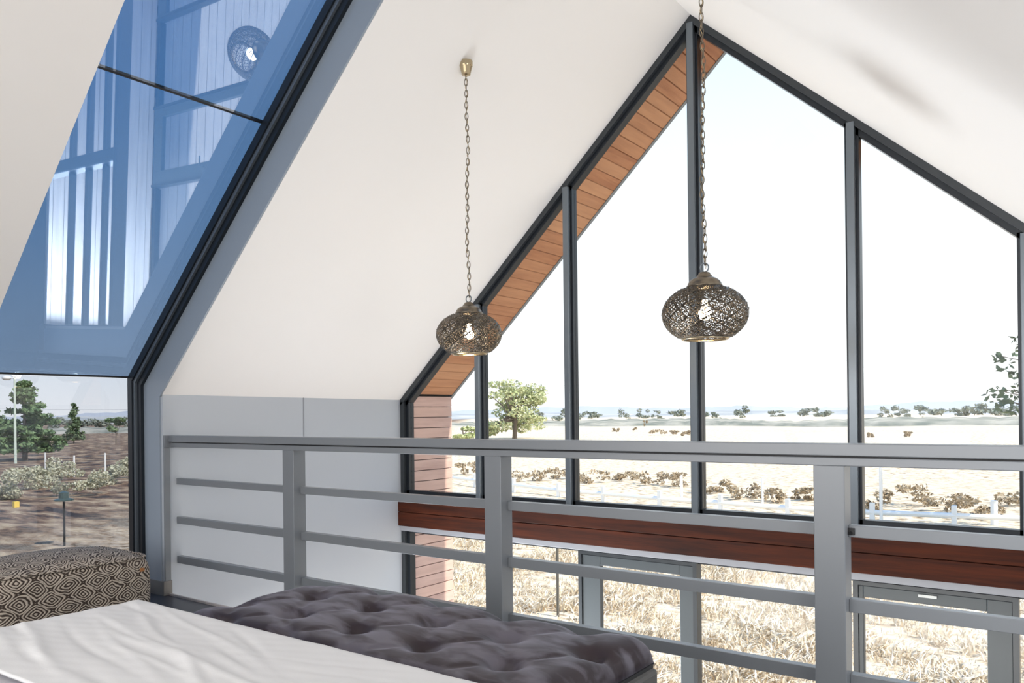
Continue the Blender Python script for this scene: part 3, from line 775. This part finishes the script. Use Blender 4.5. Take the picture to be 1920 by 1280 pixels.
round_tree('acacia_tree', 964, 128, 11.6, 10.8, 11, (.34, .40, .20), (.60, .60, .36), 'spreading green acacia standing alone in the field left of centre', n=6500, lsz=.26, clusters=40, low=.12)
round_tree('bush', 868, 96, 5.2, 3.9, 12, (.40, .46, .22), (.62, .62, .36), 'low yellow green bush beside the timber fin', 'bush', n=1800, lsz=.2, clusters=9, low=.1)
pine('pine_tree', 46, 95, 8.4, 7.9, 13, (.10, .17, .08), (.24, .33, .16), 'broad dark pine at the far left window edge', n=9500, lsz=.24)
pine('pine_tree', -14, 116, 5.0, 6.3, 16, (.12, .19, .09), (.26, .34, .18), 'smaller pine cut by the left picture edge', n=3000, lsz=.22)
pine('pine_tree', 138, 150, 4.0, 6.6, 14, (.11, .17, .09), (.24, .30, .17), 'small slim pine further away in the left window', n=2600, lsz=.25)
round_tree('tree', 217, 140, 3.6, 4.6, 15, (.13, .20, .10), (.28, .36, .19), 'small round tree beside the left window frame', n=1500, lsz=.22, clusters=8)
pine('pine_tree', 2003, 30, 5.0, 8.6, 18, (.05, .09, .05), (.16, .22, .13), 'dark pine with branch tips entering at the right edge', n=2600, lsz=.13, f0=.47)
# bleached shrubs in the side window
r = random.Random(21)
for k in range(6):
    px_ = 4+k*48; d = (47, 53, 59)[k % 3]
    round_tree('shrub', px_, d, r.uniform(2.4, 3.6), r.uniform(1.1, 1.9), 30+k, (.42, .42, .29), (.66, .63, .48), 'pale grey green shrub in the scrub outside the side window', 'shrub', trunk=0, n=1500, lsz=.09, clusters=8, group='pale shrubs outside the side window', low=.15)
# far trees on the plain, leaf colours lightened in place of haze
r = random.Random(22)
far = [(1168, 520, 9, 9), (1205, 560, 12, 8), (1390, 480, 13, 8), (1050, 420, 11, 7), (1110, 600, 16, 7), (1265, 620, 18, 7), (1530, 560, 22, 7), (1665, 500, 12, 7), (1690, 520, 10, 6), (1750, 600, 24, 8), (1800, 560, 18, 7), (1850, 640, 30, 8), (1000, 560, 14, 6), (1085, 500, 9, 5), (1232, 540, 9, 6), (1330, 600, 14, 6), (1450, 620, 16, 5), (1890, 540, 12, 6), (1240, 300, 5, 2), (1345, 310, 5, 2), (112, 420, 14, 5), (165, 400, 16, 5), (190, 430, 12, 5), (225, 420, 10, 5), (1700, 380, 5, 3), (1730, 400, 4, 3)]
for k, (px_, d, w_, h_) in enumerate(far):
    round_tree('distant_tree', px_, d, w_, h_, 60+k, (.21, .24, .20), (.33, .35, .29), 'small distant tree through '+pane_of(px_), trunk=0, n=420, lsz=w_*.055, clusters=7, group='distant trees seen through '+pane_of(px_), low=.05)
# dark shrubs dotted on the field
for k, (px_, d, w_, h_) in enumerate([(1155, 170, 2.0, .9), (1190, 185, 1.4, .7), (1230, 150, 4.5, .9), (1262, 150, 2.4, .8), (1285, 140, 2.0, .9), (1210, 230, 1.6, 2.0), (1630, 130, 1.2, .7), (1700, 130, 1.6, .8), (870, 52, 2.0, .9), (985, 47, 2.4, .9), (1045, 48, 2.2, .7), (1100, 45, 2.6, .8), (1165, 47, 2.0, .7), (1215, 44, 2.2, .8), (1265, 43, 1.6, .8), (1335, 40, 1.8, .7), (1392, 37, 2.0, .9), (1450, 36, 1.6, .8), (1505, 37, 1.3, .7), (1640, 35, 1.7, .8), (1705, 37, 2.2, .9), (1770, 35, 2.0, .8), (1832, 33.5, 1.9, .8), (1900, 38, 2.2, 1.0)]):
    round_tree('low_scrub', px_, d, w_, h_, 100+k, (.26, .21, .15), (.55, .44, .30), 'low brown scrub clump through '+pane_of(px_), 'shrub', trunk=0, n=360, lsz=.09 if d < 60 else .16, clusters=7, group='scrub clumps seen through '+pane_of(px_), low=.1)

# hills
def hill(dist, hgt, seed, c_, label, a0=-78, a1=14, seg=160, rough=0):
    vs, fs = [], []; N_ = seg; rr_ = random.Random(seed)
    for k in range(N_+1):
        an = math.radians(a0+(a1-a0)*k/N_)
        e_ = hgt*(.62+.38*fbm(k*.045*160/seg, seed, 1, seed)+.05*math.sin(k*1.3+seed)+.03*math.sin(k*3.1))+rr_.uniform(0, 1)**3*rough*hgt
        for (dd, zz) in ((dist*.82, GZ-6), (dist*.93, GZ+e_*.55), (dist, GZ+e_), (dist*1.15, GZ+e_*.4), (dist*1.25, GZ-8)):
            vs.append((dd*math.sin(an), dd*math.cos(an), zz))
    for k in range(N_):
        for j_ in range(4): a = k*5+j_; fs.append((a, a+1, a+6, a+5))
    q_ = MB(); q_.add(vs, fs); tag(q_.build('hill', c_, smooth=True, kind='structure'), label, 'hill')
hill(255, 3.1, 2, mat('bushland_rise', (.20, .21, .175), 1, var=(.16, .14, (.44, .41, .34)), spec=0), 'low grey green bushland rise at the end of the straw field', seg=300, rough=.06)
hill(900, 9.5, 5, mat('mid_hills_painted_haze', (.34, .355, .36), 1, var=(.02, .1, (.50, .49, .46)), spec=0), 'long pale hill behind the bushland')  # pale base colour paints distance haze onto this hill
hill(3200, 46, 9, mat('far_hills_painted_haze', (.44, .455, .48), 1, spec=0), 'faint farthest ridge on the horizon')  # palest, bluish base colour stands in for haze over the ridge

# white rail fence
M_WHITE = mat('white_fence_paint', (.88, .87, .84), .6)
fe = empty('fence', (-14, 31, GZ), 'low white post and rail fence across the straw field', 'fence')
fpts = [(-31.5, 35.2), (-20.33, 31.2), (-17.7, 30.8), (-14.65, 30.2), (-11.93, 30.0), (-9.17, 29.6), (-6.3, 29.8), (-3.83, 30.3), (-.6, 30.8)]
q = MB()
q.tube([(x, y, GZ+.38) for x, y in fpts], .09, 8); q.build('rail', M_WHITE, fe)
posts = [(-27.5, 33.8), (-23.9, 32.5)] + fpts[1:-1]
for x, y in posts:
    q = MB(); q.box(x-.08, x+.08, y-.08, y+.08, GZ-.1, GZ+.72); q.build('post', M_WHITE, fe, bevel=.015)
for px_, d, h_, w_, lab in ((1650, 30, 2.35, .055, 'tall thin white pole standing right of the thick railing post'), (1862, 31.5, .85, .11, 'short stout white marker post near the right edge'), (1428, 34, 1.25, .05, 'slim white stake behind the fence at centre right'), (1276, 36, 1.15, .07, 'slim white stake behind the fence left of the ridge mullion')):
    x, y = gdist(px_, d); q = MB(); q.tube([(x, y, GZ-.1), (x, y, GZ+h_)], w_, 8); o = q.build('marker_post', M_WHITE); tag(o, lab, 'post')
x, y = gdist(1042, 15.5)
q = MB(); q.tube([(x, y, GZ-.1), (x, y, GZ+2.2)], .028, 8); tag(q.build('garden_stake', mat('dark_steel_stake', (.12, .11, .09), .6)), 'thin dark stake in the grass below the beam', 'stake')

# side window outdoor bits
x, y = gdist(28, 88)
sl_ = empty('street_lamp', (x, y, GZ), 'white street lamp on a tall pole at the far left', 'street lamp')
q = MB(); q.tube([(x, y, GZ-.2), (x, y, GZ+8.0)], [.13, .08], 8); o = q.build('pole', mat('pale_green_pole', (.62, .70, .60), .5), sl_)
hx = Vector((x, y, 0)) - RGT*.75
q = MB(); q.tube([(x, y, GZ+7.9), tuple(hx+Vector((0, 0, GZ+8.0)))], .05, 6); q.build('arm', M_WHITE, sl_)
hv = bpy.data.materials.new('lamp_head_glow'); hv.use_nodes = True
q = MB(); 
vsx = []; q.lathe([(0, -.22), (.28, -.2), (.42, 0), (.28, .18), (0, .22)], hx.x, hx.y, GZ+7.95, 16); q.build('lamp_head', M_WHITE, sl_, smooth=True)
x, y = gdist(118, 28.5)
gl = empty('garden_lamp', (x, y, GZ), 'dark garden lamp on a thin post outside the side window', 'garden lamp')
q = MB(); q.tube([(x, y, GZ-.1), (x, y, GZ+1.5)], .035, 8); q.build('post', M_SEAL, gl)
q = MB(); q.lathe([(0, 1.72), (.14, 1.68), (.15, 1.5), (.28, 1.46), (.28, 1.42), (0, 1.42)], x, y, GZ, 12); q.build('lamp_hood', mat('dark_green_hood', (.03, .06, .055), .4), gl)
x, y = gdist(28, 42)
q = MB(); q.box(x-.11, x+.11, y-.11, y+.11, GZ+.02, GZ+.30); q.box(x-.02, x+.02, y-.02, y+.02, GZ-.1, GZ+.02); tag(q.build('marker_block', mat('yellow_paint', (.85, .60, .10), .6), bevel=.02), 'small yellow marker in the burnt ground at far left', 'marker')
wf = empty('wire_fence', (-60, 30, GZ), 'wire fence with slim white posts outside the side window', 'fence')
wp = []
for px_, d in ((-20, 70), (84, 70), (138, 63), (196, 66), (250, 68)):
    x, y = gdist(px_, d); wp.append((x, y)); q = MB(); q.tube([(x, y, GZ-.1), (x, y, GZ+1.45)], .065, 6); q.build('post', M_WHITE, wf)
q = MB()
for h_ in (.5, .9, 1.3): q.tube([(x, y, GZ+h_) for x, y in wp], .012, 4)
q.build('wire', M_FRAMEL, wf)
# overhead wires
def wire(ax_, ay_, bx_, by_, D, label, sag=.5):
    pts = []
    def pt(px_, py_):
        d_ = FWD+RI*((px_-960)/1480)-UI*((py_-776.7)/1480); return Vector((0, 0, EYE))+d_*D
    a, b = pt(ax_, ay_), pt(bx_, by_)
    for k in range(25):
        t_ = k/24; p_ = a.lerp(b, t_); p_.z -= 4*sag*t_*(1-t_); pts.append(p_)
    q_ = MB(); q_.tube(pts, .014, 5); tag(q_.build('power_line', mat('grey_cable', (.35, .37, .40), .6)), label, 'power line')
wire(940, 702, 1980, 648, 95, 'topmost of the three thin overhead wires')
wire(940, 715, 1980, 664, 95, 'middle one of the three thin overhead wires')
wire(940, 725, 1980, 676, 95, 'lowest of the three thin overhead wires')
wire(-60, 764, 330, 766, 110, 'thin overhead wire crossing the side window near the horizon', .2)
